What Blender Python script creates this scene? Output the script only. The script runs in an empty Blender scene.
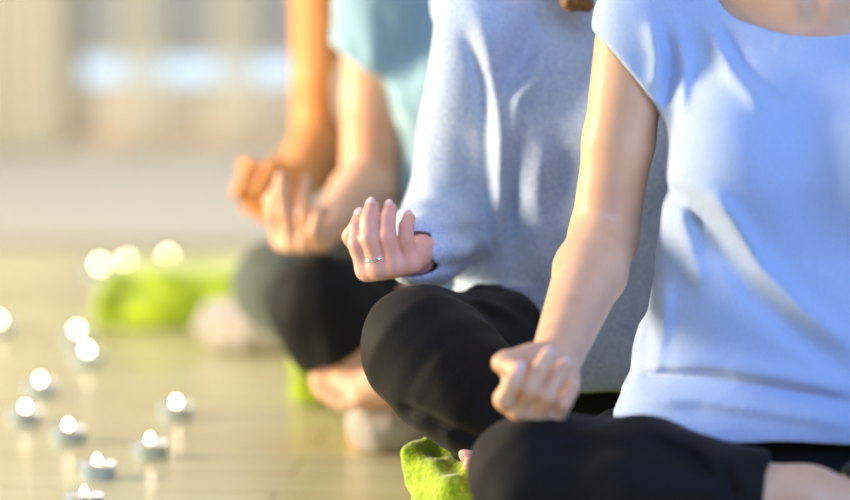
import bpy, bmesh, math, random
import numpy as np
from mathutils import Vector, Matrix

random.seed(7)
rng = np.random.default_rng(7)
RES = 1.0                                   # voxel scale (1 = final quality)
scene = bpy.context.scene
COL = scene.collection
FPX, CX, CY = 3600.0, 425.0, 250.0          # focal length in pixels of the 850x500 frame
CAM_H = 0.80
PITCH = math.atan(380.0 / FPX)

# ------------------------------------------------------------------ camera
cam_d = bpy.data.cameras.new('camera')
cam = bpy.data.objects.new('camera', cam_d)
COL.objects.link(cam)
cam.location = (0, 0, CAM_H)
cam.rotation_euler = (math.pi / 2 - PITCH, 0, 0)
cam_d.sensor_width = 36.0
cam_d.lens = 36.0 * FPX / 850.0
cam_d.clip_end = 100
cam_d.dof.use_dof = True
cam_d.dof.focus_distance = 4.10
cam_d.dof.aperture_fstop = (cam_d.lens / 1000.0) / 0.080
scene.camera = cam

def U(px, py, Y):
    """world point seen at pixel (px, py) standing at depth Y"""
    c, s = math.cos(PITCH), math.sin(PITCH)
    x, v = (px - CX) / FPX, -(py - CY) / FPX
    dy, dz = c + v * s, v * c - s
    t = Y / dy
    return np.array([x * t, Y, CAM_H + dz * t])

def UF(px, py, z=0.0):
    """world point seen at pixel (px, py) standing at height z"""
    c, s = math.cos(PITCH), math.sin(PITCH)
    x, v = (px - CX) / FPX, -(py - CY) / FPX
    dy, dz = c + v * s, v * c - s
    t = (z - CAM_H) / dz
    return np.array([x * t, dy * t, z])

# ------------------------------------------------------------------ tagging helpers
def tag(o, label=None, cat=None, group=None, kind=None):
    if label: o['label'] = label
    if cat: o['category'] = cat
    if group: o['group'] = group
    if kind: o['kind'] = kind
    return o

def empty(name, loc):
    o = bpy.data.objects.new(name, None)
    o.empty_display_size = 0.05
    o.location = tuple(loc)
    COL.objects.link(o)
    return o

def link_mesh(name, verts, faces, mat, parent=None, origin=(0, 0, 0), smooth=True):
    me = bpy.data.meshes.new(name)
    if isinstance(verts, np.ndarray):
        v = verts - np.asarray(origin, dtype=verts.dtype)
        nf = len(faces)
        me.vertices.add(len(v)); me.vertices.foreach_set('co', v.astype(np.float32).ravel())
        k = faces.shape[1]
        me.loops.add(nf * k); me.loops.foreach_set('vertex_index', faces.astype(np.int32).ravel())
        me.polygons.add(nf)
        me.polygons.foreach_set('loop_start', np.arange(0, nf * k, k, dtype=np.int32))
        me.polygons.foreach_set('loop_total', np.full(nf, k, dtype=np.int32))
        me.update(calc_edges=True)
    else:
        me.from_pydata([tuple(np.asarray(p) - np.asarray(origin)) for p in verts], [], faces)
        me.update()
    if smooth:
        me.polygons.foreach_set('use_smooth', np.ones(len(me.polygons), dtype=bool))
    me.materials.append(mat)
    o = bpy.data.objects.new(name, me)
    COL.objects.link(o)
    if parent is not None:
        o.parent = parent
    else:
        o.location = tuple(origin)
    return o

def from_bm(name, bm, mat, parent=None, loc=(0, 0, 0), smooth=True):
    me = bpy.data.meshes.new(name)
    bmesh.ops.recalc_face_normals(bm, faces=bm.faces)
    bm.to_mesh(me); bm.free()
    if smooth:
        for p in me.polygons: p.use_smooth = True
    me.materials.append(mat)
    o = bpy.data.objects.new(name, me)
    COL.objects.link(o)
    o.parent = parent
    o.location = tuple(loc)
    return o

# ------------------------------------------------------------------ signed distance toolkit
BIG = 1.0
def vec(*a): return np.array(a, dtype=np.float64)
def nrm(v):
    v = np.asarray(v, dtype=np.float64)
    return v / np.linalg.norm(v)
def smin(a, b, k):
    if a is None: return b
    if b is None: return a
    if k <= 0: return np.minimum(a, b)
    h = np.clip(0.5 + 0.5 * (b - a) / k, 0, 1)
    return b * (1 - h) + a * h - k * h * (1 - h)

class Node:
    MARG = 0.05
    def far(self, c, R):
        if c is None: return False
        lo, hi = self.box()
        q = np.maximum(np.maximum(lo - c, c - hi), 0)
        return np.sqrt((q * q).sum()) > R + self.MARG

class Cap(Node):
    def __init__(s, a, b, ra, rb=None):
        s.a, s.b, s.ra, s.rb = np.asarray(a, float), np.asarray(b, float), ra, ra if rb is None else rb
        m = max(s.ra, s.rb)
        s.lo, s.hi = np.minimum(s.a, s.b) - m, np.maximum(s.a, s.b) + m
    def box(s): return s.lo, s.hi
    def ev(s, P, c=None, R=0):
        if s.far(c, R): return None
        ab = s.b - s.a
        t = np.clip(((P - s.a) @ ab) / max(ab @ ab, 1e-12), 0, 1)
        q = P - s.a - t[:, None] * ab
        return np.sqrt((q * q).sum(1)) - (s.ra + t * (s.rb - s.ra))

class Ell(Node):
    """ellipsoid, axes given as rows of M"""
    def __init__(s, c, r, M=None):
        s.c, s.r = np.asarray(c, float), np.asarray(r, float)
        s.M = np.eye(3) if M is None else np.asarray(M, float)
        e = np.sqrt(((s.M * s.r[:, None]) ** 2).sum(0))
        s.lo, s.hi = s.c - e, s.c + e
    def box(s): return s.lo, s.hi
    def ev(s, P, c=None, R=0):
        if s.far(c, R): return None
        q = (P - s.c) @ s.M.T
        k0 = np.sqrt(((q / s.r) ** 2).sum(1)); k1 = np.sqrt(((q / s.r ** 2) ** 2).sum(1))
        return np.where(k1 > 1e-9, k0 * (k0 - 1) / np.maximum(k1, 1e-9), -s.r.min())

class Loft(Node):
    """stack of elliptical sections: rows (z, half width, half depth, forward offset)"""
    def __init__(s, base, Rv, Fv, sec, lean=0.0, p=2.0):
        s.base, s.R, s.F, s.p = np.asarray(base, float), Rv, Fv, p
        s.S = np.array(sec, float); s.lean = lean
        m = max(s.S[:, 1].max(), (s.S[:, 2] + abs(s.S[:, 3])).max()) + abs(lean)
        s.lo = s.base + vec(-m, -m, s.S[0, 0]); s.hi = s.base + vec(m, m, s.S[-1, 0])
    def box(s): return s.lo, s.hi
    def ev(s, P, c=None, R=0):
        if s.far(c, R): return None
        q = P - s.base
        z = q[:, 2]; Z = s.S[:, 0]
        a = np.interp(z, Z, s.S[:, 1]); b = np.interp(z, Z, s.S[:, 2]); o = np.interp(z, Z, s.S[:, 3])
        x = q @ s.R; y = q @ s.F - o
        p = s.p
        r = ((np.abs(x) / a) ** p + (np.abs(y) / b) ** p) ** (1 / p)
        d = (r - 1) * np.minimum(a, b)
        e = np.maximum(z - Z[-1], Z[0] - z)
        return np.where(e > 0, np.sqrt(np.maximum(d, 0) ** 2 + e ** 2) - 0.0, np.maximum(d, e))

class Box(Node):
    def __init__(s, c, h, r, yaw=0.0):
        s.c, s.h, s.r = np.asarray(c, float), np.asarray(h, float), r
        s.cs, s.sn = math.cos(yaw), math.sin(yaw)
        m = math.hypot(h[0], h[1])
        s.lo, s.hi = s.c - vec(m, m, h[2]), s.c + vec(m, m, h[2])
    def box(s): return s.lo, s.hi
    def ev(s, P, c=None, R=0):
        if s.far(c, R): return None
        q = P - s.c
        q = np.stack([q[:, 0] * s.cs + q[:, 1] * s.sn, -q[:, 0] * s.sn + q[:, 1] * s.cs, q[:, 2]], 1)
        q = np.abs(q) - s.h + s.r
        return np.sqrt((np.maximum(q, 0) ** 2).sum(1)) + np.minimum(q.max(1), 0) - s.r

class Uni(Node):
    def __init__(s, *ch, k=0.0): s.ch, s.k = [c for c in ch if c is not None], k
    def box(s):
        b = [c.box() for c in s.ch]
        return np.min([x[0] for x in b], 0), np.max([x[1] for x in b], 0)
    def ev(s, P, c=None, R=0):
        if s.far(c, R): return None
        d = None
        for n in s.ch: d = smin(d, n.ev(P, c, R), s.k)
        return d

class Clip(Node):
    """keep the side of the plane the normal points away from"""
    def __init__(s, ch, p, n, k=0.0): s.ch1, s.pt, s.n = ch, np.asarray(p, float), nrm(n)
    def box(s): return s.ch1.box()
    def ev(s, P, c=None, R=0):
        d = s.ch1.ev(P, c, R)
        return None if d is None else -smin(-d, -((P - s.pt) @ s.n), .006)

class Sub(Node):
    def __init__(s, a, b, k=0.0): s.x, s.y, s.k = a, b, k
    def box(s): return s.x.box()
    def ev(s, P, c=None, R=0):
        d = s.x.ev(P, c, R)
        if d is None: return None
        e = s.y.ev(P, c, R)
        if e is None: return d
        return -smin(-d, e, s.k)

class Tube(Node):
    """endless elliptical cylinder (used as a cutter)"""
    def __init__(s, p, u, ru, v, rv): s.pt, s.u, s.ru, s.v, s.rv = np.asarray(p, float), nrm(u), ru, nrm(v), rv
    def box(s): return s.pt - 9, s.pt + 9
    def ev(s, P, c=None, R=0):
        q = P - s.pt
        return (np.sqrt((q @ s.u / s.ru) ** 2 + (q @ s.v / s.rv) ** 2) - 1) * min(s.ru, s.rv)

class Half(Node):
    def __init__(s, p, n): s.pt, s.n = np.asarray(p, float), nrm(n)
    def box(s): return s.pt - 9, s.pt + 9
    def ev(s, P, c=None, R=0): return (P - s.pt) @ s.n

class Disp(Node):
    def __init__(s, ch, fn): s.ch1, s.fn = ch, fn
    def box(s):
        lo, hi = s.ch1.box(); return lo - 0.02, hi + 0.02
    def ev(s, P, c=None, R=0):
        d = s.ch1.ev(P, c, R)
        return None if d is None else d - s.fn(P)

def wobble(scale, amp, seed=0, n=5, stretch=(1, 1, 1)):
    r = np.random.default_rng(seed)
    K = r.normal(size=(n, 3)); K /= np.linalg.norm(K, axis=1)[:, None]
    K = K * np.asarray(stretch) * (2 * math.pi / scale) * r.uniform(0.6, 1.5, size=(n, 1))
    W = r.normal(size=(n, 3)) * (2 * math.pi / scale) * 0.5
    ph = r.uniform(0, 6.28, size=(n, 2))
    def f(P):
        o = 0
        for i in range(n):
            o = o + np.sin(P @ K[i] + ph[i, 0] + 1.3 * np.sin(P @ W[i] + ph[i, 1]))
        return amp * o / math.sqrt(n)
    return f

def folds(items, Y, front=None):
    """soft ridges (positive) and creases (negative) along polylines given in pixels at depth Y, on the camera side only"""
    segs = []
    for amp, wid, pts in items:
        W = [U(x, y, Y)[[0, 2]] for x, y in pts]
        segs.append((amp, wid, W))
    def f(P):
        Q = P[:, [0, 2]]
        out = np.zeros(len(P))
        for amp, wid, W in segs:
            dm = np.full(len(P), 9.0); tt = np.zeros(len(P)); n = len(W) - 1
            for i in range(n):
                ab = W[i + 1] - W[i]
                t = np.clip(((Q - W[i]) @ ab) / (ab @ ab), 0, 1)
                q = Q - W[i] - t[:, None] * ab
                dd = np.sqrt((q * q).sum(1))
                up = dd < dm
                dm = np.where(up, dd, dm); tt = np.where(up, (i + t) / n, tt)
            out += amp * np.exp(-(dm / wid) ** 2) * np.sqrt(np.clip(np.minimum(tt, 1 - tt) * 5 + 0.05, 0, 1))
        if front is not None:
            out *= np.clip(((P[:, 1] * -1) + front) / 0.03, 0, 1)
        return out
    return f

def sample(node, h, smooth=1):
    """surface net of a distance field on a sparse set of blocks"""
    h = h * RES
    lo, hi = node.box(); lo = lo - 3 * h; hi = hi + 3 * h
    B = 16
    nb = np.ceil((hi - lo) / (h * B)).astype(int)
    N = nb * B + 1
    bi = np.stack(np.meshgrid(*[np.arange(n) for n in nb], indexing='ij'), -1).reshape(-1, 3)
    cen = lo + (bi + 0.5) * B * h
    half = B * h * math.sqrt(3) / 2
    dc = node.ev(cen)
    D = np.empty(N, np.float32)
    # default sign per block
    sg = np.where(dc < 0, -BIG, BIG).reshape(nb)
    D[:] = BIG
    D[:-1, :-1, :-1] = np.repeat(np.repeat(np.repeat(sg, B, 0), B, 1), B, 2)
    g = np.stack(np.meshgrid(*[np.arange(B + 1)] * 3, indexing='ij'), -1).reshape(-1, 3) * h
    for b, c, d in zip(bi, cen, dc):
        if abs(d) > half * 1.25 + 0.012: continue
        P = lo + b * B * h + g
        v = node.ev(P, c, half)
        if v is None: continue
        i, j, k = b * B
        D[i:i + B + 1, j:j + B + 1, k:k + B + 1] = v.reshape(B + 1, B + 1, B + 1)
    S = D < 0
    quads, pc, pp = [], [], []
    Ns = np.array(N)
    for ax in range(3):
        s0 = [slice(None)] * 3; s1 = [slice(None)] * 3
        s0[ax] = slice(0, -1); s1[ax] = slice(1, None)
        a, b = S[tuple(s0)], S[tuple(s1)]
        E = np.argwhere(a != b)
        o1, o2 = (ax + 1) % 3, (ax + 2) % 3
        ok = (E[:, o1] > 0) & (E[:, o2] > 0) & (E[:, o1] < N[o1] - 1) & (E[:, o2] < N[o2] - 1)
        E = E[ok]
        if not len(E): continue
        e1 = E.copy(); e1[:, ax] += 1
        d0 = D[E[:, 0], E[:, 1], E[:, 2]].astype(float); d1 = D[e1[:, 0], e1[:, 1], e1[:, 2]].astype(float)
        t = np.clip(d0 / (d0 - d1), 0.02, 0.98)
        P = E.astype(float); P[:, ax] += t
        cells = []
        for (u, w) in ((-1, -1), (0, -1), (0, 0), (-1, 0)):
            c = E.copy(); c[:, o1] += u; c[:, o2] += w
            cells.append((c[:, 0] * N[1] + c[:, 1]) * N[2] + c[:, 2])
        q = np.stack(cells, 1)
        flip = d0 > 0
        q[flip] = q[flip][:, ::-1]
        quads.append(q)
        for c in cells: pc.append(c); pp.append(P)
    Q = np.concatenate(quads); pc = np.concatenate(pc); pp = np.concatenate(pp)
    ids, inv = np.unique(pc, return_inverse=True)
    cnt = np.bincount(inv)
    V = np.stack([np.bincount(inv, pp[:, i]) / cnt for i in range(3)], 1)
    F = np.searchsorted(ids, Q)
    e = np.concatenate([F[:, [0, 1]], F[:, [1, 2]], F[:, [2, 3]], F[:, [3, 0]]])
    for _ in range(smooth):
        deg = np.bincount(e[:, 0], minlength=len(V)) + np.bincount(e[:, 1], minlength=len(V))
        A = np.stack([np.bincount(e[:, 0], V[e[:, 1], i], len(V)) + np.bincount(e[:, 1], V[e[:, 0], i], len(V)) for i in range(3)], 1)
        V = 0.4 * V + 0.6 * A / deg[:, None]
    return lo + V * h, F

# ------------------------------------------------------------------ materials
def lin(r, g, b):
    f = lambda c: (c / 255 / 12.92) if c / 255 <= 0.04045 else ((c / 255 + 0.055) / 1.055) ** 2.4
    return (f(r), f(g), f(b), 1)

def newmat(name):
    m = bpy.data.materials.new(name); m.use_nodes = True
    nt = m.node_tree
    b = nt.nodes['Principled BSDF']
    return m, nt, b

def noise_mix(nt, b, c1, c2, scale, detail=3, stretch=(1, 1, 1), rot=(0, 0, 0), coord='Object', lo=0.35, hi=0.65):
    tc = nt.nodes.new('ShaderNodeTexCoord'); mp = nt.nodes.new('ShaderNodeMapping')
    mp.inputs['Scale'].default_value = stretch; mp.inputs['Rotation'].default_value = rot
    nz = nt.nodes.new('ShaderNodeTexNoise'); nz.inputs['Scale'].default_value = scale; nz.inputs['Detail'].default_value = detail
    cr = nt.nodes.new('ShaderNodeValToRGB')
    cr.color_ramp.elements[0].color, cr.color_ramp.elements[1].color = c1, c2
    cr.color_ramp.elements[0].position, cr.color_ramp.elements[1].position = lo, hi
    nt.links.new(tc.outputs[coord], mp.inputs[0]); nt.links.new(mp.outputs[0], nz.inputs['Vector'])
    nt.links.new(nz.outputs['Fac'], cr.inputs['Fac']); nt.links.new(cr.outputs['Color'], b.inputs['Base Color'])
    return nz, mp

def bump(nt, b, src, strength, dist=0.002):
    bp = nt.nodes.new('ShaderNodeBump'); bp.inputs['Strength'].default_value = strength; bp.inputs['Distance'].default_value = dist
    nt.links.new(src, bp.inputs['Height']); nt.links.new(bp.outputs['Normal'], b.inputs['Normal'])

def skin_mat(name, c1, c2):
    m, nt, b = newmat(name)
    nz, _ = noise_mix(nt, b, c1, c2, 22, 4)
    b.inputs['Roughness'].default_value = 0.48
    b.inputs['Subsurface Weight'].default_value = 0.12
    b.inputs['Subsurface Radius'].default_value = (0.012, 0.005, 0.003)
    b.inputs['Subsurface Scale'].default_value = 0.6
    n2 = nt.nodes.new('ShaderNodeTexNoise'); n2.inputs['Scale'].default_value = 260; n2.inputs['Detail'].default_value = 2
    tc = nt.nodes.new('ShaderNodeTexCoord'); nt.links.new(tc.outputs['Object'], n2.inputs['Vector'])
    bump(nt, b, n2.outputs['Fac'], 0.12, 0.001)
    return m

def cloth_mat(name, c1, c2, scale=300, rough=0.9, sheen=0.3, stretch=(1, 1, 1), bst=0.25, bd=0.001, wr=0.0):
    m, nt, b = newmat(name)
    nz, _ = noise_mix(nt, b, c1, c2, scale, 3, stretch)
    b.inputs['Roughness'].default_value = rough
    b.inputs['Sheen Weight'].default_value = sheen
    b.inputs['Specular IOR Level'].default_value = 0.25
    src = nz.outputs['Fac']
    if wr:
        n2 = nt.nodes.new('ShaderNodeTexNoise'); n2.inputs['Scale'].default_value = 16; n2.inputs['Detail'].default_value = 3
        n2.inputs['Distortion'].default_value = 0.6
        tc = nt.nodes.new('ShaderNodeTexCoord'); nt.links.new(tc.outputs['Object'], n2.inputs['Vector'])
        b1 = nt.nodes.new('ShaderNodeBump'); b1.inputs['Strength'].default_value = wr; b1.inputs['Distance'].default_value = 0.012
        nt.links.new(n2.outputs['Fac'], b1.inputs['Height'])
        b2 = nt.nodes.new('ShaderNodeBump'); b2.inputs['Strength'].default_value = bst; b2.inputs['Distance'].default_value = bd
        nt.links.new(nz.outputs['Fac'], b2.inputs['Height']); nt.links.new(b1.outputs['Normal'], b2.inputs['Normal'])
        nt.links.new(b2.outputs['Normal'], b.inputs['Normal'])
    else:
        bump(nt, b, src, bst, bd)
    return m

def plain(name, c, rough=0.5, metal=0.0, emit=None, es=0.0, vary=0.06):
    m, nt, b = newmat(name)
    c2 = tuple(min(1, x * (1 + vary)) for x in c[:3]) + (1,)
    c1 = tuple(x * (1 - vary) for x in c[:3]) + (1,)
    noise_mix(nt, b, c1, c2, 8, 2)
    b.inputs['Roughness'].default_value = rough; b.inputs['Metallic'].default_value = metal
    if emit:
        b.inputs['Emission Color'].default_value = emit; b.inputs['Emission Strength'].default_value = es
    return m

M = {}
M['skin_a'] = skin_mat('skin_fair', lin(226, 176, 144), lin(236, 190, 158))
M['skin_b'] = skin_mat('skin_rosy', lin(226, 166, 152), lin(238, 182, 166))
M['skin_c'] = skin_mat('skin_warm', lin(230, 178, 150), lin(238, 190, 162))
M['skin_d'] = skin_mat('skin_warm_lit', lin(218, 146, 84), lin(228, 160, 98))  # orange of the warm light painted into the skin base colour
M['lip'] = plain('lip', lin(204, 122, 112), 0.4)
M['nail'] = plain('nail', lin(240, 200, 196), 0.25)
M['tee'] = cloth_mat('blue_jersey', lin(168, 192, 235), lin(179, 201, 239), 500, wr=0.22)
M['sweater'] = cloth_mat('heather_knit', lin(158, 182, 220), lin(203, 219, 243), 230, stretch=(1, 1, 2.6), bst=0.5, wr=0.1)
M['top'] = cloth_mat('pale_teal_cotton', lin(152, 196, 224), lin(170, 208, 232), 300, wr=0.15)
M['tank'] = cloth_mat('grey_jersey', lin(120, 124, 130), lin(136, 140, 146), 300)
M['black'] = cloth_mat('black_leggings', lin(11, 12, 15), lin(17, 18, 22), 420, rough=0.75, sheen=0.06)
M['grey'] = cloth_mat('grey_leggings', lin(84, 94, 92), lin(98, 108, 104), 420, rough=0.8)
M['green'] = cloth_mat('green_fleece', lin(152, 182, 22), lin(182, 208, 46), 140, rough=1.0, sheen=0.5, bst=0.7, bd=0.004)
M['darkgreen'] = cloth_mat('green_mat', lin(44, 110, 52), lin(56, 124, 60), 140, rough=0.9)
M['pale'] = cloth_mat('pale_grey_cotton', lin(170, 167, 166), lin(190, 187, 186), 200, rough=1.0, bst=0.4, bd=0.002)
M['hair'] = cloth_mat('brown_hair', lin(96, 64, 30), lin(150, 108, 52), 60, rough=0.5, stretch=(6, 6, 0.6), bst=0.6, bd=0.004)
M['hair_dark'] = cloth_mat('dark_hair', lin(46, 30, 20), lin(80, 54, 34), 60, rough=0.5, stretch=(6, 6, 0.6), bst=0.6, bd=0.004)
M['silver'] = plain('silver', (0.85, 0.85, 0.87, 1), 0.18, 1.0)
M['cord'] = plain('black_cord', (0.015, 0.015, 0.015, 1), 0.6)
M['cup'] = plain('aluminium', (0.58, 0.70, 0.88, 1), 0.38, 0.55)
M['wax'] = plain('wax', lin(246, 232, 200), 0.5)
M['wick'] = plain('wick', (0.02, 0.018, 0.015, 1), 0.9)

def flame_mat():
    m, nt, b = newmat('flame')
    tc = nt.nodes.new('ShaderNodeTexCoord'); sp = nt.nodes.new('ShaderNodeSeparateXYZ')
    cr = nt.nodes.new('ShaderNodeValToRGB')
    cr.color_ramp.elements[0].position = 0.0; cr.color_ramp.elements[0].color = (1, 0.70, 0.46, 1)
    cr.color_ramp.elements[1].position = 1.0; cr.color_ramp.elements[1].color = (1, 0.80, 0.60, 1)
    nt.links.new(tc.outputs['Generated'], sp.inputs[0]); nt.links.new(sp.outputs['Z'], cr.inputs['Fac'])
    nt.links.new(cr.outputs['Color'], b.inputs['Emission Color'])
    b.inputs['Emission Strength'].default_value = 38
    b.inputs['Base Color'].default_value = (1, 0.8, 0.5, 1)
    return m
M['flame'] = flame_mat()

# ------------------------------------------------------------------ human builder
ZV = vec(0, 0, 1)

class Hand:
    """right or left hand: wrist W, D towards the knuckles, N out of the palm, T towards the thumb"""
    def __init__(s, W, D, N, scale=1.0, thumb=+1, curl=None, right=True, spread=0.0, thumb_to=None, fat=1.0, tside=None, flen=1.0):
        D = nrm(D); N = nrm(np.asarray(N) - D * np.dot(N, D))
        T = np.cross(N, D) if not right else np.cross(D, N)
        if tside is not None and T @ np.asarray(tside) < 0: T = -T
        s.W, s.D, s.N, s.T, s.k = np.asarray(W, float), D, N, T, scale
        L = lambda t, d, n: s.W + scale * (t * T + d * D + n * N)
        s.L = L
        curl = curl or dict(i=(65, 75, 50), m=(60, 25, 15), r=(65, 22, 15), p=(62, 22, 15))
        base = dict(i=(.030, .086, 0), m=(.0105, .090, .001), r=(-.0105, .086, 0), p=(-.030, .076, -.002))
        ln = dict(i=(.042, .025, .019), m=(.046, .029, .020), r=(.043, .027, .020), p=(.034, .021, .018))
        rad = dict(i=.0092, m=.0094, r=.0088, p=.0078)
        sp = dict(i=.5, m=.12, r=-.2, p=-.55)
        s.tips, s.joints, fingers = {}, {}, []
        kk = .006 * scale
        palm = [Cap(L(.008, .0, .0), L(.022, .07, .002), .021 * scale, .016 * scale),
                Cap(L(-.008, .0, .0), L(-.018, .065, .002), .0175 * scale, .0155 * scale),
                Cap(L(.0, .03, .0), L(.0, .075, .0), .017 * scale, .015 * scale),
                Cap(L(.024, .020, .010), L(.040, .052, .016), .019 * scale, .015 * scale),      # thenar
                Cap(L(-.022, .018, .008), L(-.026, .055, .006), .016 * scale, .013 * scale)]
        for f in 'imrp':
            palm.append(Cap(L(*[b * x for b, x in zip(base[f], (.6, .45, 1))]), L(*base[f]), .0125 * scale, rad[f] * 1.13 * scale * fat))
        palm = Uni(*palm, k=.014 * scale)
        for f in 'imrp':
            p = L(*base[f]); th = 0.0; nodes = []; J = [p]
            r = rad[f] * scale * fat
            for q in range(3):
                th += math.radians(curl[f][q])
                d = math.cos(th) * D + math.sin(th) * N + T * sp[f] * spread
                d = nrm(d)
                e = p + d * ln[f][q] * scale * flen
                nodes.append(Cap(p, e, r * (1.06 - .09 * q), r * (1.0 - .09 * q)))
                p = e; J.append(p)
            s.tips[f] = (p, d, r * .78, th)
            s.joints[f] = J
            fingers.append(Uni(*nodes, k=.004 * scale))
        tgt = thumb_to if thumb_to is not None else s.tips['i'][0] + .006 * scale * N * 0
        c0 = L(.024, .012, .010); c1 = L(.050, .050, .020)
        tip = np.asarray(tgt, float)
        mid = (c1 + tip) / 2
        out = T * .012 * scale + D * .004 * scale
        c2 = mid + out
        th_n = Uni(Cap(c0, c1, .017 * scale, .0125 * scale), Cap(c1, c2, .0125 * scale, .0108 * scale),
                   Cap(c2, tip, .0108 * scale, .0085 * scale), k=.006 * scale)
        s.tips['t'] = (tip, nrm(tip - c2), .0085 * scale, 0)
        s.joints['t'] = [c0, c1, c2, tip]
        # blend each finger into the palm, but keep fingers apart from each other
        s.node = Uni(*[Uni(palm, f, k=.007 * scale) for f in fingers], Uni(palm, th_n, k=.010 * scale), k=.0004)

def foot_node(A, D, Nup, scale=1.0, side=1):
    """ankle A, D towards the toes, Nup out of the instep"""
    D = nrm(D); Nup = nrm(np.asarray(Nup, float) - D * np.dot(Nup, D)); T = np.cross(D, Nup) * side
    L = lambda t, d, n: np.asarray(A) + scale * (t * T + d * D + n * Nup)
    n = [Cap(L(0, -.01, 0), L(0, -.035, -.035), .034 * scale, .030 * scale),
         Cap(L(0, .0, .0), L(.006, .075, -.022), .033 * scale, .027 * scale),
         Cap(L(0, -.03, -.04), L(.012, .12, -.045), .026 * scale, .020 * scale),
         Cap(L(.006, .07, -.025), L(.022, .135, -.042), .024 * scale, .017 * scale),
         Cap(L(-.006, .06, -.03), L(-.022, .115, -.046), .022 * scale, .015 * scale)]
    body = Uni(*n, k=.025 * scale)
    toes = []
    for i, (t, d0, d1, r) in enumerate(((.030, .135, .178, .0125), (.011, .140, .178, .009), (-.004, .135, .170, .0085), (-.018, .127, .158, .008), (-.030, .115, .144, .0075))):
        toes.append(Uni(body, Cap(L(t, d0, -.046), L(t, d1, -.052), r * scale, r * .9 * scale), k=.008 * scale))
    return Uni(*toes, k=.0006)

def head_node(L, R, F):
    MM = np.stack([R, F, ZV])
    P = lambda r, f, z: L(r, f, z)
    n = [Ell(P(0, -.005, .825), (.074, .094, .098), MM), Ell(P(0, .035, .765), (.056, .062, .075), MM),
         Cap(P(0, .075, .705), P(0, .082, .712), .019), Cap(P(-.04, .01, .735), P(.04, .01, .735), .03)]
    h = Uni(*n, k=.03)
    fine = [Cap(P(0, .094, .812), P(0, .112, .775), .009, .012), Cap(P(-.012, .098, .770), P(.012, .098, .770), .009),
            Cap(P(-.018, .088, .742), P(.018, .088, .742), .0075), Cap(P(-.014, .087, .732), P(.014, .087, .732), .008),
            Ell(P(.032, .078, .808), (.016, .011, .010), MM), Ell(P(-.032, .078, .808), (.016, .011, .010), MM),
            Cap(P(.014, .088, .828), P(.05, .068, .826), .008, .006), Cap(P(-.014, .088, .828), P(-.05, .068, .826), .008, .006),
            Cap(P(.076, -.005, .81), P(.078, -.012, .77), .012, .008), Cap(P(-.076, -.005, .81), P(-.078, -.012, .77), .012, .008)]
    return Uni(h, *fine, k=.010)

def hair_node(L, R, F, style):
    MM = np.stack([R, F, ZV])
    cap = Ell(L(0, -.015, .838), (.086, .103, .102), MM)
    face = Ell(L(0, .115, .78), (.062, .075, .095), MM)
    n = [cap]
    if style == 'long':
        for r in (-.07, -.045, -.015, .015, .045, .07):
            n.append(Cap(L(r, -.06, .80), L(r * 1.5, -.085, .52), .036, .020))
        n.append(Cap(L(.068, -.02, .79), L(.07, .02, .70), .024, .020))
        n.append(Cap(L(-.07, -.02, .77), L(-.09, .0, .60), .022, .012))
    else:
        n += [Cap(L(0, -.09, .86), L(0, -.12, .86), .03, .034), Ell(L(0, -.125, .865), (.036, .034, .036), MM)]
    h = Uni(*n, k=.02)
    return Disp(Sub(h, face, k=.01), wobble(.03, .0018, 5, stretch=(1, 1, .15)))

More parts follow.
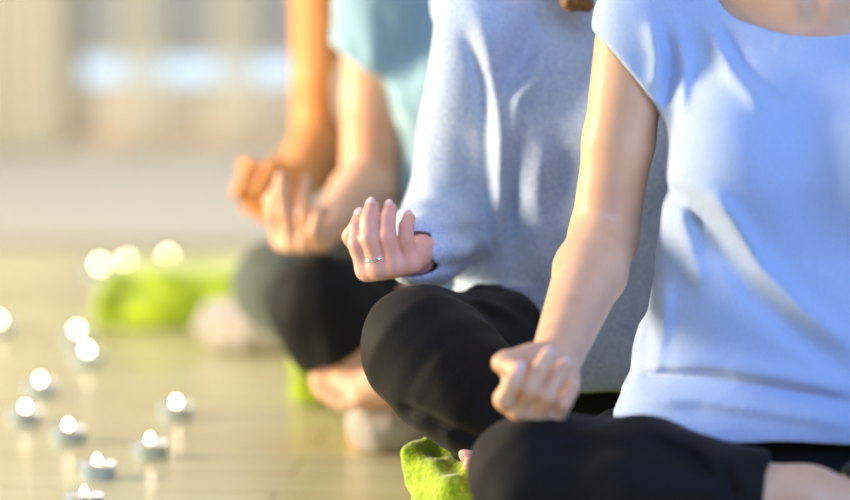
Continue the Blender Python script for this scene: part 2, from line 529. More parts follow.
def build_person(spec):
    X, Y, yaw, sh = spec['X'], spec['Y'], spec['yaw'], spec.get('sh', .09)
    F = vec(-math.sin(yaw), -math.cos(yaw), 0); R = vec(-math.cos(yaw), math.sin(yaw), 0)
    base = vec(X, Y, 0)
    lean = spec.get('lean', 0.0)
    kz = spec.get('kz', 1.0)
    def L(r, f, z): return base + r * R + (f + lean * z) * F + vec(0, 0, sh + z * kz)
    root = empty('person', base); tag(root, spec['label'], 'person', 'seated people meditating in a row')
    MM = np.stack([R, F, ZV])
    w = spec.get('w', 1.0)
    # --- skeleton
    j = dict(hipR=L(.095, .0, .095), hipL=L(-.095, .0, .095),
             shR=L(.165, .0, .545), shL=L(-.165, .0, .545),
             kneeL=L(-.36, .19, .10), ankL=L(.0, .27, .02), elL=L(-.25, .04, .30), wrL=L(-.30, .19, .215))
    j.update(spec['j'])
    a = spec.get('arm', 1.0)
    # --- body
    torso = Uni(Loft(base + vec(0, 0, sh), R, F, [(0, .12, .09, 0), (.05, .175, .125, .0), (.12, .172, .12, .0), (.25, .13, .09, .005), (.38, .138, .10, .0), (.47, .145, .092, -.005), (.54, .13, .07, -.012), (.585, .06, .05, -.015)]),
                Cap(L(.045, -.012, .565), L(.16, -.005, .54), .042, .045), Cap(L(-.045, -.012, .565), L(-.16, -.005, .54), .042, .045),
                Ell(L(.072, .075, .385), (.062, .055, .062), MM), Ell(L(-.072, .075, .385), (.062, .055, .062), MM),
                Cap(L(0, -.015, .55), L(0, .0, .70), .053, .050), k=.04)
    collar = Uni(torso, Cap(L(.018, .052, .555), L(.14, .03, .578), .009, .010), Cap(L(-.018, .052, .555), L(-.14, .03, .578), .009, .010), k=.022)
    parts = [collar, head_node(L, R, F)]
    def arm(S, E, W, k, fo=1.0):
        S, E, W = map(np.asarray, (S, E, W))
        m1 = E * .55 + S * .45; m2 = E * .72 + W * .28
        return Uni(Cap(S, m1, .050 * k, .0435 * k), Cap(m1, E, .0435 * k, .040 * k * (1 + fo) / 2), Cap(E, m2, .040 * k * (1 + fo) / 2, .0395 * k * fo), Cap(m2, W, .0395 * k * fo, .026 * k * fo), k=.012)
    hands = {}
    for s_ in 'RL':
        parts.append(arm(j['sh' + s_], j['el' + s_], j['wr' + s_], a if s_ == 'R' else 1.0, spec.get('fore', 1.0) if s_ == 'R' else 1.0))
        hd = spec['hand'] if s_ == 'R' else dict(D=-.35 * R * -1 * -1 + F * .9 - ZV * .12, N=ZV * .95 + F * .2 - R * 0)
        hands[s_] = Hand(j['wr' + s_], right=(s_ == 'R'), tside=(R if s_ == 'R' else -R), **hd)
        hip, kn, an = map(np.asarray, (j['hip' + s_], j['knee' + s_], j['ank' + s_]))
        mc = kn * .65 + an * .35
        parts.append(Uni(Cap(hip, kn, .070, .052), Cap(kn, mc, .05, .054), Cap(mc, an, .054, .032), k=.03))
        fd = spec.get('foot' + s_, R * (1 if s_ == 'L' else -1) + F * -.1 - ZV * .05)
        parts.append(foot_node(an, fd, F * .5 + ZV * .8, .95, 1))
    body = Uni(*parts, k=.02)
    full = Uni(body, hands['R'].node, hands['L'].node, k=.012)
    # --- trousers
    legs = []
    for s_ in 'RL':
        hip, kn, an = map(np.asarray, (j['hip' + s_], j['knee' + s_], j['ank' + s_]))
        mc = kn * .65 + an * .35
        lw = spec.get('leg', 1.0) if s_ == 'R' else 1.0
        lg = Uni(Cap(hip, kn, .088 * lw, .062 * lw), Cap(kn, mc, .060 * lw, .064 * lw), Cap(mc, an, .064 * lw, .043 * lw), k=.035)
        cut = spec.get('cut' + s_, .88)
        legs.append(Clip(lg, kn + (an - kn) * cut, (an - kn) + spec.get('cutskew' + s_, vec(0, 0, 0)), 0))
    pel = Loft(base + vec(0, 0, sh), R, F, [(-.004, .12, .09, 0), (.0, .15, .11, 0), (.05, .185, .137, .0), (.12, .183, .132, .0), (.22, .15, .11, .005)])
    pants = Uni(pel, *legs, k=.03)
    fn = wobble(.10, .0022, spec['seed'])
    if 'pfold' in spec:
        g = folds(spec['pfold'], spec['pfoldY']); fn0 = fn
        fn = lambda P: fn0(P) + g(P)
    pv, pf = sample(Disp(pants, fn), spec['res'] * 1.25, 2)
    # --- garment
    g = spec['shirt']
    sec = g['sec']
    tor = Loft(base, R, F, sec, p=2.15)
    bust = [Ell(L(.072, .082, .385), (.068, .060, .075), MM), Ell(L(-.072, .082, .385), (.068, .060, .075), MM)]
    shl = [Cap(L(.05, -.012, .565), L(.160, -.003, .542), g.get('sh', .056), g.get('sh', .058)), Cap(L(-.05, -.012, .565), L(-.160, -.003, .542), g.get('sh', .056), g.get('sh', .058))]
    sl = []
    for s_ in 'RL':
        S, E, W = map(np.asarray, (j['sh' + s_], j['el' + s_], j['wr' + s_]))
        k = a if s_ == 'R' else 1.0
        if g['sleeve'] == 'none': continue
        if g['sleeve'] == 'long':
            lo_ = g.get('loose', 1.2)
            n = Uni(Cap(S, E, .052 * lo_ * k, .046 * lo_ * k), Cap(E, E * .4 + W * .6, .046 * lo_ * k, .041 * lo_ * k), Cap(E * .4 + W * .6, W, .041 * lo_ * k, .034 * lo_ * k), k=.03)
            e = W + (W - E) * g.get('over', .0)
            n = Clip(n, e, W - E)
            n = Sub(n, Cap(E * .35 + W * .65, W + (W - E) * .5, .0265, .0262))
        else:
            t = g['sleeve']
            n = Cap(S, S + (E - S) * (t + .25), g.get('sr', .055) * k, g.get('flare', .060) * k)
            if 'clipn' in g:
                nn = g['clipn'] if s_ == 'R' else g['clipn'] * vec(-1, 1, 1)
                n = Clip(n, g['clipp'] if s_ == 'R' else S + (E - S) * t, nn)
            else:
                n = Clip(n, S + (E - S) * t, nrm(E - S))
            n = Sub(n, Cap(S + (E - S) * .2, E, .046 * k, .043 * k))
        sl.append(n)
    gm = Uni(tor, *bust, *shl, k=.045)
    gm = Uni(gm, *sl, k=g.get('sk', .03))
    if 'drape' in g:
        hp, kn = map(np.asarray, (j['hipR'], j['kneeR']))
        gm = Uni(gm, Cap(hp + ZV * .012, hp + (kn - hp) * g['drape'] + ZV * .012, .098, .092), k=.05)
    A = nrm(F * .6 + ZV * .8)
    nr = g.get('neck', (.085, .075)); nz = g.get('nz', .0)
    gm = Sub(gm, Tube(L(0, -.012, .59 + nz), R, nr[0], np.cross(A, R), nr[1]), k=.008)
    gm = Clip(gm, base + vec(0, 0, 0) + ZV * g['hem'], -(ZV + F * g.get('hemtilt', .15)))
    if g['sleeve'] == 'none':
        for s_ in (1, -1):
            gm = Sub(gm, Ell(L(.20 * s_, 0, .53), (.07, .09, .10), MM))
    if g['sleeve'] not in ('long',):
        for s_ in 'RL':
            S, E = map(np.asarray, (j['sh' + s_], j['el' + s_]))
            k = a if s_ == 'R' else 1.0
            gm = Sub(gm, Cap(S + (E - S) * .45, E, .043 * k, .041 * k))
    fn1 = wobble(g.get('ws', .13), g.get('wa', .002), spec['seed'] + 10, stretch=(1, 1, .45))
    if 'fold' in g:
        g2 = folds(g['fold'], g['foldY'], g['foldY'] + .17)
        ff = lambda P: fn1(P) + g2(P)
    else: ff = fn1
    v, f = sample(Disp(gm, ff), spec['res'] * 1.15, 2)
    link_mesh(g['name'], v, f, M[g['mat']], root, base)
    # --- trousers, drawn in a little under the hem of the top
    def draw_in(v, f, dd, amt):
        fnm = np.cross(v[f[:, 2]] - v[f[:, 0]], v[f[:, 3]] - v[f[:, 1]])
        vn = np.stack([sum(np.bincount(f[:, q], fnm[:, i], len(v)) for q in range(4)) for i in range(3)], 1)
        vn /= np.maximum(np.linalg.norm(vn, axis=1), 1e-12)[:, None]
        return v - vn * (amt * np.clip((-dd + .004) / .008, 0, 1))[:, None]
    pd = gm.ev(pv)
    pv = draw_in(pv, pf, pd + .002, .016)
    link_mesh(spec.get('pname', 'trousers'), pv, pf, M[spec['pmat']], root, base)
    # --- body, drawn in a little where clothing covers it
    v, f = sample(full, spec['res'], 1)
    fnm = np.cross(v[f[:, 2]] - v[f[:, 0]], v[f[:, 3]] - v[f[:, 1]])
    vn = np.stack([sum(np.bincount(f[:, q], fnm[:, i], len(v)) for q in range(4)) for i in range(3)], 1)
    vn /= np.maximum(np.linalg.norm(vn, axis=1), 1e-12)[:, None]
    dd = np.minimum(gm.ev(v), pants.ev(v))
    v = v - vn * (.016 * np.clip((-dd - .002) / .006, 0, 1))[:, None]
    link_mesh('body', v, f, M[spec['skin']], root, base)
    # --- hair
    v, f = sample(Uni(hair_node(L, R, F, spec['hair']), *(spec['lock'](L) if 'lock' in spec else []), k=.01), spec['res'] * 1.6, 1)
    link_mesh('hair', v, f, M[spec['hairmat']], root, base)
    # --- face details
    def feat(name, caps, mat):
        v, f = sample(Uni(*caps), .0022, 1); link_mesh(name, v, f, mat, root, base)
    for q in (1, -1):
        feat('eyebrow', [Cap(L(.014 * q, .096, .829), L(.034 * q, .090, .834), .0042, .004), Cap(L(.034 * q, .090, .834), L(.052 * q, .076, .829), .004, .0028)], M[spec['hairmat']])
        feat('eyelashes', [Cap(L(.018 * q, .0885, .803), L(.032 * q, .090, .799), .0026), Cap(L(.032 * q, .090, .799), L(.046 * q, .082, .803), .0026)], M['hair_dark'])
    feat('lips', [Cap(L(-.017, .091, .7425), L(0, .0965, .744), .005, .0055), Cap(L(.017, .091, .7425), L(0, .0965, .744), .005, .0055), Cap(L(-.012, .091, .733), L(.012, .091, .733), .0062)], M['lip'])
    # --- fingernails of the visible hand
    if spec.get('nails'):
        h = hands['R']
        for q in 'imrpt':
            p, d, r, th = h.tips[q]
            back = nrm(h.D * -math.sin(th) * -1 - h.N * math.cos(th)) if q != 't' else nrm(h.D * .8 + h.T * .4)
            back = nrm(back - d * (back @ d)); sd = np.cross(d, back)
            bm = bmesh.new()
            bmesh.ops.create_uvsphere(bm, u_segments=16, v_segments=10, radius=1)
            ce = p + back * (r * .70) + d * r * .28
            mt = Matrix(((sd[0], d[0], back[0], 0), (sd[1], d[1], back[1], 0), (sd[2], d[2], back[2], 0), (0, 0, 0, 1)))
            bmesh.ops.transform(bm, matrix=Matrix.Translation(Vector(ce - base)) @ mt @ Matrix.Diagonal((r * .72, r * .95, r * .36, 1)), verts=bm.verts)
            from_bm('fingernail', bm, M['nail'], root)
    return root, hands, j, base

def torus(name, c, ax, R0, r0, mat, parent, base, segs=48, sq=1.0):
    ax = nrm(ax); u = nrm(np.cross(ax, vec(.3, .5, .8))); w = np.cross(ax, u)
    V, Fc = [], []
    for i in range(segs):
        t = 2 * math.pi * i / segs
        d = math.cos(t) * u + math.sin(t) * w
        for k in range(10):
            p = 2 * math.pi * k / 10
            V.append(c + d * (R0 + r0 * math.cos(p)) + ax * r0 * sq * math.sin(p))
    for i in range(segs):
        for k in range(10):
            Fc.append((i * 10 + k, ((i + 1) % segs) * 10 + k, ((i + 1) % segs) * 10 + (k + 1) % 10, i * 10 + (k + 1) % 10))
    return link_mesh(name, V, Fc, mat, parent, base)

def sections(base_z, rows):            # rows: z above the floor, half width, half depth, forward offset
    return rows

# ---- first person (t-shirt)
P1 = dict(label='person in light blue short-sleeved t-shirt and black trousers, seated cross-legged in front of the others',
    X=.435, Y=4.0, yaw=math.radians(9), sh=.10, res=.0024, skin='skin_a', seed=1, pmat='black', hair='bun', hairmat='hair_dark', nails=True, arm=.90, fore=1.12,
    j=dict(shR=U(637, 24, 4.02), elR=U(604, 236, 4.05), wrR=U(553, 367, 3.785), kneeR=U(537, 476, 3.74), ankR=U(812, 503, 3.70), hipR=U(712, 486, 4.0), hipL=vec(.53, 4.0, .165)),
    footR=vec(.9, -.15, .12), cutR=.83, cutL=.85,
    hand=dict(D=vec(-.36, -.78, -.50), N=vec(.38, -.45, .80), scale=.90, fat=1.26, flen=.92, curl=dict(i=(44, 60, 40), m=(84, 50, 24), r=(88, 56, 26), p=(94, 74, 40)), spread=.06),
    pfold=[(-.007, .010, [(540, 428), (600, 430), (650, 436)]), (-.008, .008, [(640, 422), (680, 438), (715, 468)]), (.006, .010, [(650, 418), (700, 432), (740, 462)]), (-.006, .006, [(715, 440), (722, 475)]), (.004, .008, [(700, 440), (706, 475)])], pfoldY=3.8,
    shirt=dict(name='t_shirt', mat='tee', sleeve=.20, flare=.058, clipn=vec(-.70, .1, -.71), clipp=U(620, 58, 4.02), hem=.216, hemtilt=.20, drape=.22, neck=(.130, .106), nz=.0, wa=.0016, sk=.03,
        sec=[(.15, .222, .172, .0), (.20, .216, .168, .0), (.30, .190, .138, .005), (.38, .177, .118, .005), (.46, .168, .118, .0), (.56, .165, .105, -.005), (.63, .14, .082, -.012), (.675, .075, .06, -.015)],
        foldY=3.88, fold=[(.013, .012, [(712, 190), (740, 232), (762, 268), (800, 305), (850, 345)]), (-.007, .013, [(700, 210), (728, 256), (752, 296), (800, 338), (850, 372)]),
            (.007, .011, [(680, 208), (692, 250), (704, 290)]), (.004, .012, [(676, 176), (700, 190), (726, 218)]), (-.004, .010, [(672, 196), (692, 210), (708, 234)]),
            (-.009, .007, [(646, 386), (670, 380), (720, 378), (790, 388), (850, 398)]), (.009, .011, [(652, 370), (700, 364), (780, 372), (850, 384)]), (.005, .008, [(630, 402), (700, 398), (780, 408), (850, 418)]),
            (.008, .009, [(655, 25), (662, 60), (660, 95)]), (-.005, .007, [(668, 30), (676, 70), (672, 110)]), (.006, .008, [(684, 30), (690, 70), (684, 120)]),
            (.007, .009, [(715, 30), (735, 75), (765, 110)]), (-.004, .008, [(728, 30), (752, 75), (785, 105)]), (.004, .009, [(650, 250), (648, 320), (638, 385)]), (-.004, .008, [(660, 280), (656, 340), (648, 385)]), (.006, .009, [(670, 290), (664, 340), (652, 380)])]))
# ---- second person (sweater)
P2 = dict(label='person in a pale heather grey-blue long-sleeved sweater and black trousers, wearing a silver ring',
    X=.215, Y=4.48, yaw=math.radians(18), sh=.09, res=.0022, skin='skin_b', seed=2, pmat='black', hair='long', hairmat='hair', nails=True, arm=1.0, leg=1.03,
    j=dict(shR=U(482, 30, 4.44), elR=U(447, 230, 4.47), wrR=U(415, 253, 4.235), kneeR=U(421, 346, 4.15), ankR=U(540, 462, 4.10),
           kneeL=vec(.60, 4.50, .17), ankL=U(622, 443, 4.06), elL=vec(.47, 4.56, .40), wrL=vec(.55, 4.50, .30)),
    lock=lambda L: [Cap(L(.078, -.01, .79), L(.074, .02, .66), .023, .021), Cap(L(.074, .02, .66), U(571, 2, 4.365), .021, .013),
        Cap(L(.074, .02, .66), U(587, 5, 4.365), .017, .010)],
    footL=vec(-.95, -.12, .06), footR=vec(.9, .1, -.05), cutR=.92, cutL=1.12,
    hand=dict(D=vec(-.40, -.91, -.10), N=vec(-.26, -.10, 1.0), scale=.92, curl=dict(i=(76, 42, 26), m=(80, 38, 20), r=(82, 38, 22), p=(82, 40, 24)), spread=.0, fat=1.34, flen=.88),
    pfold=[(-.008, .008, [(398, 402), (430, 415), (470, 432), (500, 440)]), (.005, .012, [(470, 300), (500, 318), (540, 335)]), (-.004, .010, [(440, 300), (480, 325), (520, 345)])], pfoldY=4.1,
    shirt=dict(name='sweater', mat='sweater', sleeve='long', loose=1.14, over=.38, hem=.17, hemtilt=0, neck=(.080, .07), nz=.032, wa=.003, ws=.11, sk=.02,
        sec=[(.14, .20, .155, .0), (.20, .196, .152, .0), (.30, .168, .125, .005), (.40, .158, .115, .005), (.48, .158, .112, .0), (.56, .155, .10, -.005), (.63, .13, .078, -.012), (.675, .07, .058, -.015)],
        foldY=4.36, fold=[(.011, .012, [(480, 20), (492, 60), (497, 120), (500, 190), (498, 250)]), (-.008, .008, [(466, 35), (480, 80), (488, 130), (490, 200)]),
            (.010, .010, [(548, 40), (540, 75), (520, 100), (515, 150)]), (-.007, .010, [(535, 90), (520, 120), (512, 180), (515, 280)]),
            (.008, .014, [(545, 140), (538, 200), (540, 290)]), (-.005, .008, [(405, 225), (440, 222), (485, 236)]), (.005, .010, [(408, 238), (450, 238), (484, 250)]),
            (-.005, .007, [(418, 255), (450, 256), (478, 266)])]))
# ---- third person (short sleeved top)
P3 = dict(label='person in a pale teal short-sleeved top and black cropped leggings, one bare foot showing',
    X=.115, Y=5.22, yaw=math.radians(18), sh=.085, res=.0034, skin='skin_c', seed=3, pmat='black', hair='bun', hairmat='hair_dark', arm=1.10, fore=1.05, pname='leggings',
    j=dict(shR=U(380, 2, 5.19), elR=U(371, 186, 5.22), wrR=U(334, 222, 4.98), kneeR=U(319, 306, 4.92), ankR=U(395, 412, 4.96),
           kneeL=vec(.49, 5.16, .17), ankL=U(440, 364, 4.855), elL=vec(.35, 5.28, .40), wrL=vec(.44, 5.18, .30)),
    footL=vec(-1, -.0, -.02), footR=vec(.9, .1, -.05), cutR=.33, cutL=.5,
    hand=dict(D=vec(-.52, -.82, -.26), N=vec(-.05, -.15, 1.0), scale=1.02, fat=1.15, curl=dict(i=(82, 40, 28), m=(84, 8, 6), r=(88, 18, 10), p=(50, 70, 50)), spread=.18),
    shirt=dict(name='top', mat='top', sleeve=.35, flare=.070, sr=.061, clipn=vec(-.56, .1, -.80), clipp=U(368, 66, 5.19), hem=.16, neck=(.10, .085), wa=.0035, ws=.08, sk=.03,
        sec=[(.13, .195, .152, .0), (.20, .185, .148, .0), (.30, .158, .125, .005), (.40, .146, .115, .005), (.48, .146, .112, .0), (.56, .15, .10, -.005), (.63, .13, .078, -.012), (.665, .07, .058, -.015)]))
# ---- fourth person
P4 = dict(label='person with bare warm-lit arm and grey leggings, half hidden behind the teal top',
    X=.015, Y=5.72, yaw=math.radians(18), sh=.08, res=.0038, skin='skin_d', seed=4, pmat='grey', hair='bun', hairmat='hair', arm=1.14, fore=1.12, pname='leggings',
    j=dict(shR=U(326, -10, 5.70), elR=U(322, 150, 5.72), wrR=U(298, 184, 5.49), kneeR=U(277, 284, 5.43), ankR=U(350, 345, 5.46),
           kneeL=vec(.40, 5.68, .16), ankL=vec(.10, 5.42, .10), elL=vec(.28, 5.79, .40), wrL=vec(.36, 5.70, .30)),
    footR=vec(.9, .1, -.05), footL=vec(-.9, -.1, -.05),
    hand=dict(D=vec(-.55, -.70, -.38), N=vec(.35, -.45, .80), scale=1.05, fat=1.15, curl=dict(i=(50, 62, 45), m=(78, 40, 20), r=(80, 50, 20), p=(80, 55, 30)), spread=.12),
    shirt=dict(name='tank_top', mat='tank', sleeve='none', hem=.15, neck=(.09, .09), wa=.002,
        sec=[(.12, .19, .15, .0), (.20, .185, .145, .0), (.30, .155, .115, .005), (.40, .152, .11, .005), (.48, .152, .105, .0), (.56, .15, .09, -.005), (.63, .12, .07, -.012), (.65, .07, .055, -.015)]))

roots = []
for sp in (P1, P2, P3, P4):
    r = build_person(sp); roots.append(r)
# silver ring and black wrist cord of the second person
_, hands, j, base = roots[1]
J = hands['R'].joints['m']
torus('finger_ring', J[0] * .66 + J[1] * .34, J[1] - J[0], .0124, .0013, M['silver'], roots[1][0], base, sq=1.6)
h2 = hands['R']
torus('wrist_cord', h2.W + h2.D * .004, h2.D + h2.T * -.25, .031, .0016, M['cord'], roots[1][0], base)

# ------------------------------------------------------------------ blankets, cushions, mat
def soft_stack(name, label, cat, c, half, n, yaw, mat, seed, amp=.006, sc=.12, res=.005, group=None, extra=()):
    t = half[2] / n
    layers = []
    r = np.random.default_rng(seed)
    for i in range(n):
        off = r.uniform(-.008, .008, 2)
        layers.append(Box(vec(c[0] + off[0], c[1] + off[1], t * (2 * i + 1)), vec(half[0] - .004 * i, half[1] - .004 * i, t * 1.02), min(t * .95, .03), yaw + r.uniform(-.03, .03)))
    node = Uni(*layers, *extra, k=.004)
    v, f = sample(Clip(Disp(node, wobble(sc, amp, seed)), (0, 0, .001), (0, 0, -1)), res, 1)
    return tag(link_mesh(name, v, f, mat, None, (c[0], c[1], 0)), label, cat, group)

# under each sitter
soft_stack('folded_blanket', 'green blanket under the person in the light blue t-shirt', 'blanket', (.435, 4.02), (.24, .15, .045), 2, -.15, M['green'], 21, .003, group='green folded blankets')
g_extra = [Cap(U(452, 462, 4.16), U(440, 520, 4.14), .024, .045), Cap(U(425, 452, 4.17), U(432, 520, 4.15), .014, .03), Cap(U(446, 468, 4.13), U(468, 520, 4.10), .022, .05), Cap(U(470, 478, 4.12), U(500, 510, 4.1), .024, .05),
           Cap(U(428, 456, 4.18), U(470, 482, 4.14), .018, .03), Cap(U(416, 448, 4.17), U(430, 470, 4.15), .012, .02)]
soft_stack('folded_blanket', 'bright lime green rumpled blanket spilling out below the knee of the sweater wearer', 'blanket', (.235, 4.43), (.22, .22, .043), 2, -.1, M['green'], 22, .007, .07, res=.004, group='green folded blankets', extra=g_extra)
soft_stack('folded_blanket', 'green blanket under the person in the pale teal top, corner showing beside the bare toes', 'blanket', (.07, 5.44), (.26, .14, .040), 2, -.12, M['green'], 23, .004, group='green folded blankets')
soft_stack('folded_blanket', 'green blanket under the person in grey leggings, hidden by the pale grey cushion', 'blanket', (.03, 5.80), (.20, .13, .038), 2, -.2, M['green'], 24, .004, group='green folded blankets')
fg = UF(172, 330)
soft_stack('folded_blanket', 'green folded blanket lying alone on the floor behind the last person', 'blanket', (fg[0] + .03, fg[1] + .16), (.155, .16, .048), 3, -.06, M['green'], 25, .004, group='green folded blankets')

def cushion(label, c, r3, yaw, seed):
    Mx = np.array([[math.cos(yaw), math.sin(yaw), 0], [-math.sin(yaw), math.cos(yaw), 0], [0, 0, 1]])
    node = Uni(Ell(vec(c[0], c[1], r3[2] * .92), r3, Mx), Box(vec(c[0], c[1], r3[2] * .92), vec(r3[0] * .8, r3[1] * .8, r3[2] * .8), r3[2] * .7, yaw), k=.02)
    v, f = sample(Clip(Disp(node, wobble(.06, .003, seed)), (0, 0, .001), (0, 0, -1)), .0035, 2)
    return tag(link_mesh('cushion', v, f, M['pale'], None, (c[0], c[1], 0)), label, 'cushion', 'pale grey cushions on the floor')
c3 = UF(384, 456); cushion('small pale grey cushion under the bare foot of the teal top wearer', (c3[0], c3[1] + .055), (.050, .058, .037), .3, 31)
c4 = UF(250, 356); cushion('pale beige-grey cushion on the floor beside the grey-leggings knee', (c4[0], c4[1] + .07), (.10, .07, .046), -.35, 32)

# ------------------------------------------------------------------ tealight candles
def lathe(prof, n=32):
    V, Fc = [], []
    m = len(prof)
    for i in range(n):
        t = 2 * math.pi * i / n
        for r, z in prof: V.append((r * math.cos(t), r * math.sin(t), z))
    for i in range(n):
        for k in range(m - 1):
            a, b = i * m + k, ((i + 1) % n) * m + k
            Fc.append((a, b, b + 1, a + 1))
    return V, Fc

def candle_proto():
    root = empty('tealight_candle', (0, 0, 0))
    V, Fc = lathe([(0, 0), (.0185, 0), (.0195, .001), (.0205, .0155), (.0212, .0160), (.0210, .0166), (.0200, .0162), (.0192, .012), (.0190, .002), (0, .0015)])
    link_mesh('metal_cup', V, Fc, M['cup'], root)
    V, Fc = lathe([(0, .0025), (.0188, .0025), (.0190, .0135), (.0165, .0128), (.006, .0118), (0, .0120)])
    link_mesh('wax', V, Fc, M['wax'], root)
    V, Fc = lathe([(0, .010), (.0008, .010), (.0008, .0185), (.0006, .0195), (0, .0196)], 8)
    link_mesh('wick', V, Fc, M['wick'], root)
    V, Fc = lathe([(0, .0170), (.0018, .0174), (.0027, .0186), (.0029, .0200), (.0024, .0218), (.0014, .0236), (.0005, .0250), (0, .0256)], 20)
    link_mesh('flame', V, Fc, M['flame'], root)
    return root
spots = [  # flame pixel, label
    ((100, 263), 'leftmost of the three lit tealights in front of the far green blanket'),
    ((127, 260), 'middle one of the three lit tealights in front of the far green blanket'),
    ((168, 255), 'rightmost of the three lit tealights by the far green blanket, farthest from the camera'),
    ((-2, 318), 'lit tealight cut off by the left edge of the picture'),
    ((77, 328), 'lit tealight just behind another one, the farther of the close pair on bare floor'),
    ((87, 348), 'lit tealight with the long streak of reflection, nearer of the close pair on bare floor'),
    ((40, 378), 'dim lit tealight up and right of the left-edge candle in the nearer cluster'),
    ((25, 405), 'lit tealight with a pale streak below it, far left in the nearer cluster'),
    ((68, 423), 'lit tealight in silver cup between the far-left one and the two front ones'),
    ((176, 400), 'lit tealight standing alone on the right with a bright streak below'),
    ((150, 437), 'lit tealight in silver cup below and left of the lone right-hand one'),
    ((97, 458), 'lit tealight in silver cup, second from the bottom of the picture'),
    ((84, 489), 'lit tealight in silver cup, lowest in the picture and closest to the camera')]
proto = candle_proto()
for i, ((px, py), lab) in enumerate(spots):
    if i == 0: o = proto
    else:
        o = proto.copy(); COL.objects.link(o)
        for ch in list(proto.children):
            c = ch.copy(); COL.objects.link(c); c.parent = o
    p = UF(px, py, .027)
    o.location = (p[0], p[1], 0); o.rotation_euler = (0, 0, i * 1.3); o.scale = (1.2, 1.2, 1.2)
    tag(o, lab, 'candle', 'lit tealights on the floor')

# ------------------------------------------------------------------ room
def box_bm(lo, hi, bev=0.0):
    bm = bmesh.new()
    bmesh.ops.create_cube(bm, size=1)
    lo, hi = np.array(lo, float), np.array(hi, float)
    bmesh.ops.transform(bm, matrix=Matrix.Translation(Vector((lo + hi) / 2)) @ Matrix.Diagonal(tuple(hi - lo) + (1,)), verts=bm.verts)
    if bev: bmesh.ops.bevel(bm, geom=bm.edges[:], offset=bev, segments=2, affect='EDGES')
    return bm

def floor_mat():
    m, nt, b = newmat('laminate')
    tc = nt.nodes.new('ShaderNodeTexCoord'); mp = nt.nodes.new('ShaderNodeMapping')
    mp.inputs['Rotation'].default_value = (0, 0, .10)
    br = nt.nodes.new('ShaderNodeTexBrick')
    br.inputs['Scale'].default_value = 1.0; br.inputs['Brick Width'].default_value = 1.3; br.inputs['Row Height'].default_value = .13
    br.inputs['Mortar Size'].default_value = .0016; br.inputs['Mortar Smooth'].default_value = .3
    br.inputs['Color1'].default_value = lin(206, 202, 164); br.inputs['Color2'].default_value = lin(197, 191, 152); br.inputs['Mortar'].default_value = lin(140, 126, 92)
    nz = nt.nodes.new('ShaderNodeTexNoise'); nz.inputs['Scale'].default_value = 6; nz.inputs['Detail'].default_value = 6
    mp2 = nt.nodes.new('ShaderNodeMapping'); mp2.inputs['Scale'].default_value = (.5, 9, 1); mp2.inputs['Rotation'].default_value = (0, 0, .10)
    mx = nt.nodes.new('ShaderNodeMixRGB'); mx.blend_type = 'OVERLAY'; mx.inputs['Fac'].default_value = .35
    nt.links.new(tc.outputs['Object'], mp.inputs[0]); nt.links.new(mp.outputs[0], br.inputs['Vector'])
    nt.links.new(tc.outputs['Object'], mp2.inputs[0]); nt.links.new(mp2.outputs[0], nz.inputs['Vector'])
    nt.links.new(br.outputs['Color'], mx.inputs[1]); nt.links.new(nz.outputs['Fac'], mx.inputs[2])
    nt.links.new(mx.outputs[0], b.inputs['Base Color'])
    b.inputs['Roughness'].default_value = .27
    b.inputs['Specular IOR Level'].default_value = .45
    bump(nt, b, nz.outputs['Fac'], .06, .002)
    return m

def struct(name, bm, mat, parent=None, smooth=False):
    o = from_bm(name, bm, mat, parent, smooth=smooth)
    if parent is None: o['kind'] = 'structure'
    return o

YB = 10.3
struct('floor', box_bm((-4.5, -1.5, -.05), (4.5, YB, 0)), floor_mat())
carpet_m = cloth_mat('grey_carpet', lin(150, 148, 142), lin(160, 158, 150), 90, rough=1.0)
tag(from_bm('floor_mat', box_bm((-4.0, 7.65, 0), (4.0, YB - .15, .012), .004), carpet_m, smooth=False), 'light grey carpet runner along the window wall', 'carpet')
wall_m = plain('plaster', lin(206, 192, 166), .9)
frame_m = plain('window_frame_paint', lin(206, 190, 164), .6)
sash_m = plain('window_sash_paint', lin(214, 204, 184), .6)
# back wall with three low windows
zs, zt = .03, 2.3
wins = [(-1.02, -.36), (-.36, .36), (.36, 1.5)]
bm = bmesh.new()
def add_box(bm, lo, hi):
    b2 = box_bm(lo, hi); me = bpy.data.meshes.new('tmp'); b2.to_mesh(me); b2.free(); bm.from_mesh(me); bpy.data.meshes.remove(me)
W0, W1 = -1.02, 1.6
add_box(bm, (-4.5, YB, 0), (4.5, YB + .15, zs)); add_box(bm, (-4.5, YB, zt), (4.5, YB + .15, 2.8))
add_box(bm, (-4.5, YB, zs), (W0, YB + .15, zt)); add_box(bm, (W1, YB, zs), (4.5, YB + .15, zt))
struct('wall_back', bm, wall_m)
glass, nt, b = newmat('window_glass')
b.inputs['Transmission Weight'].default_value = 1; b.inputs['Roughness'].default_value = .02; b.inputs['IOR'].default_value = 1.1
b.inputs['Base Color'].default_value = (.93, .96, 1, 1)
xs = [W0, -.34, .30, .95, W1]
for i in range(4):
    a, c = xs[i], xs[i + 1]
    bm = bmesh.new()
    t = .03
    add_box(bm, (a, YB + .03, zs), (a + t, YB + .10, zt)); add_box(bm, (c - t, YB + .03, zs), (c, YB + .10, zt))
    add_box(bm, (a, YB + .03, zs), (c, YB + .10, zs + t)); add_box(bm, (a, YB + .03, zt - t), (c, YB + .10, zt))
    w = struct('window_%d' % (i + 1), bm, frame_m)
    # solid lower panel, glass above it
    struct('window_panel', box_bm((a + t, YB + .05, zs + t), (c - t, YB + .08, .19)), sash_m, w)
    struct('window_pane', box_bm((a + t, YB + .06, .19), (c - t, YB + .066, zt - t)), glass, w)
struct('trim_sill', box_bm((W0 - .05, YB - .04, zs - .03), (W1 + .05, YB + .03, zs), .005), frame_m)
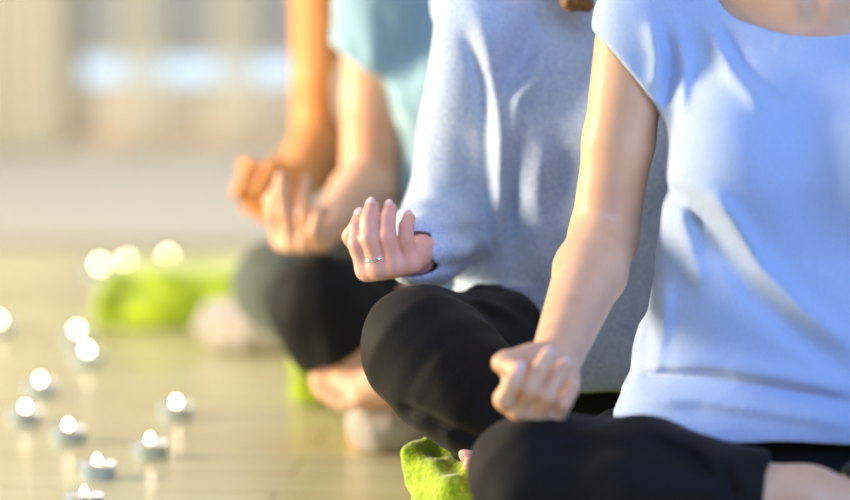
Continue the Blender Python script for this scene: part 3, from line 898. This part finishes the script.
struct('baseboard_back', box_bm((-4.5, YB - .015, 0), (W0 - .05, YB, .09), .004), plain('skirting', lin(206, 198, 178), .6))

# grey roller blinds, drawn down to leave a strip of daylight
blind_m = cloth_mat('blind_fabric', lin(176, 172, 162), lin(188, 184, 172), 200)
def translucent(name, c1, c2, fac):
    m = cloth_mat(name, c1, c2, 200); nt = m.node_tree; b = nt.nodes['Principled BSDF']
    tr = nt.nodes.new('ShaderNodeBsdfTranslucent'); tr.inputs['Color'].default_value = c2
    mx = nt.nodes.new('ShaderNodeMixShader'); mx.inputs[0].default_value = fac
    out = nt.nodes['Material Output']
    nt.links.new(b.outputs[0], mx.inputs[1]); nt.links.new(tr.outputs[0], mx.inputs[2]); nt.links.new(mx.outputs[0], out.inputs['Surface'])
    return m
blind_m = translucent('blind_fabric', lin(176, 180, 182), lin(188, 191, 192), .3)
cur_m = translucent('curtain_fabric', lin(230, 228, 208), lin(238, 236, 218), .35)
sheer_m = translucent('sheer_curtain', lin(236, 234, 218), lin(244, 242, 228), .5)
nt = sheer_m.node_tree; out = nt.nodes['Material Output']; src = out.inputs['Surface'].links[0].from_socket
tp = nt.nodes.new('ShaderNodeBsdfTransparent'); mxs = nt.nodes.new('ShaderNodeMixShader'); mxs.inputs[0].default_value = .35
nt.links.new(src, mxs.inputs[1]); nt.links.new(tp.outputs[0], mxs.inputs[2]); nt.links.new(mxs.outputs[0], out.inputs['Surface'])
bl = ['first grey roller blind, behind the leftmost cream curtain', 'second grey roller blind from the left, drawn down over the window', 'third grey roller blind from the left, behind the seated people', 'rightmost grey roller blind, hidden behind the seated people']
for i in range(4):
    a, c = xs[i] + .015, xs[i + 1] - .015
    r = empty('roller_blind', ((a + c) / 2, YB + .012, zt - .03)); tag(r, bl[i], 'blind', 'grey roller blinds at the window')
    o = from_bm('blind_cloth', box_bm((a - (a + c) / 2, -.002, YB * 0 + .275 - zt + .03), (c - (a + c) / 2, .002, 0)), blind_m, r, smooth=False)
    o = from_bm('bottom_bar', box_bm((a - (a + c) / 2, -.006, .262 - zt + .03), (c - (a + c) / 2, .006, .277 - zt + .03), .002), frame_m, r, smooth=False)

def curtain(px0, px1, label, mat, ztop=2.35, zbot=.02, seed=0, Yc=YB - .10, waves=5):
    x0, x1 = (px0 - CX) / FPX * Yc, (px1 - CX) / FPX * Yc
    n, m = 80, 12
    V, Fc = [], []
    for k in range(m + 1):
        z = zbot + (ztop - zbot) * k / m
        for i in range(n + 1):
            u = i / n
            V.append((x0 + (x1 - x0) * u, Yc + .022 * math.sin(u * waves * 2 * math.pi + seed) * (1 - .4 * k / m) + .006 * math.sin(u * 31 + seed * 2), z))
    for k in range(m):
        for i in range(n):
            q = k * (n + 1) + i; Fc.append((q, q + 1, q + n + 2, q + n + 1))
    o = link_mesh('curtain', V, Fc, mat, None, ((x0 + x1) / 2, Yc, zbot))
    return tag(o, label, 'curtain', 'cream curtains at the window')
curtain(-40, 62, 'wide cream curtain at the left edge of the picture', cur_m, seed=1, waves=6)
curtain(120, 166, 'narrow pale cream curtain, the middle one of the three seen at the window', sheer_m, seed=2, waves=3)
curtain(215, 258, 'narrow pale cream curtain closest to the bare warm-lit arm', sheer_m, seed=3, waves=3)

# daylight outside: glowing panel added as overcast sky far behind the window
out_m, nt, b = newmat('overcast_sky_glow')
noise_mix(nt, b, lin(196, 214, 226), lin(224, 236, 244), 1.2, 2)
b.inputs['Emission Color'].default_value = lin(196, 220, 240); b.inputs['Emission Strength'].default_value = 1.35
o = from_bm('sky_glow_panel', box_bm((-5, YB + 3, -1), (6, YB + 3.1, 4)), out_m, smooth=False); o['kind'] = 'structure'

# ------------------------------------------------------------------ light
def area(name, loc, target, size, power, color):
    d = bpy.data.lights.new(name, 'AREA'); d.shape = 'RECTANGLE'; d.size, d.size_y = size
    d.energy = power; d.color = color
    o = bpy.data.objects.new(name, d); COL.objects.link(o)
    o.location = loc
    o.rotation_euler = (Vector(target) - Vector(loc)).to_track_quat('-Z', 'Y').to_euler()
    return o
area('warm_window_light', (-4.6, 4.9, 1.05), (.2, 4.4, .4), (1.8, 1.6), 500, (1.0, .81, .54))
area('cool_front_light', (1.9, 0.8, 1.8), (.35, 4.2, .4), (1.2, 1.2), 78, (.25, .48, 1.0))
area('cool_overhead_fill', (.5, 1.6, 2.8), (.2, 4.6, .4), (1.4, 1.0), 22, (.36, .56, 1.0))  # added second cool fill to brighten the sweater, no real fixture
area('back_wall_fill', (-.3, 8.4, 2.6), (-.3, 9.6, 0), (4, 2.0), 105, (1.0, .95, .86))  # added fill that brightens the back wall and curtains, no fixture there
area('front_floor_fill', (-1.3, 5.2, 2.7), (-1.3, 5.2, 0), (2.0, 3), 26, (1.0, .95, .82))  # added fill over the candle floor, not a fixture of the room
wd = bpy.data.worlds.new('world'); scene.world = wd; wd.use_nodes = True
bg = wd.node_tree.nodes['Background']; bg.inputs['Color'].default_value = (.86, .92, 1.0, 1); bg.inputs['Strength'].default_value = .29

scene.view_settings.view_transform = 'Standard'
scene.view_settings.look = 'None'
scene.cycles.use_denoising = True
scene.cycles.max_bounces = 8
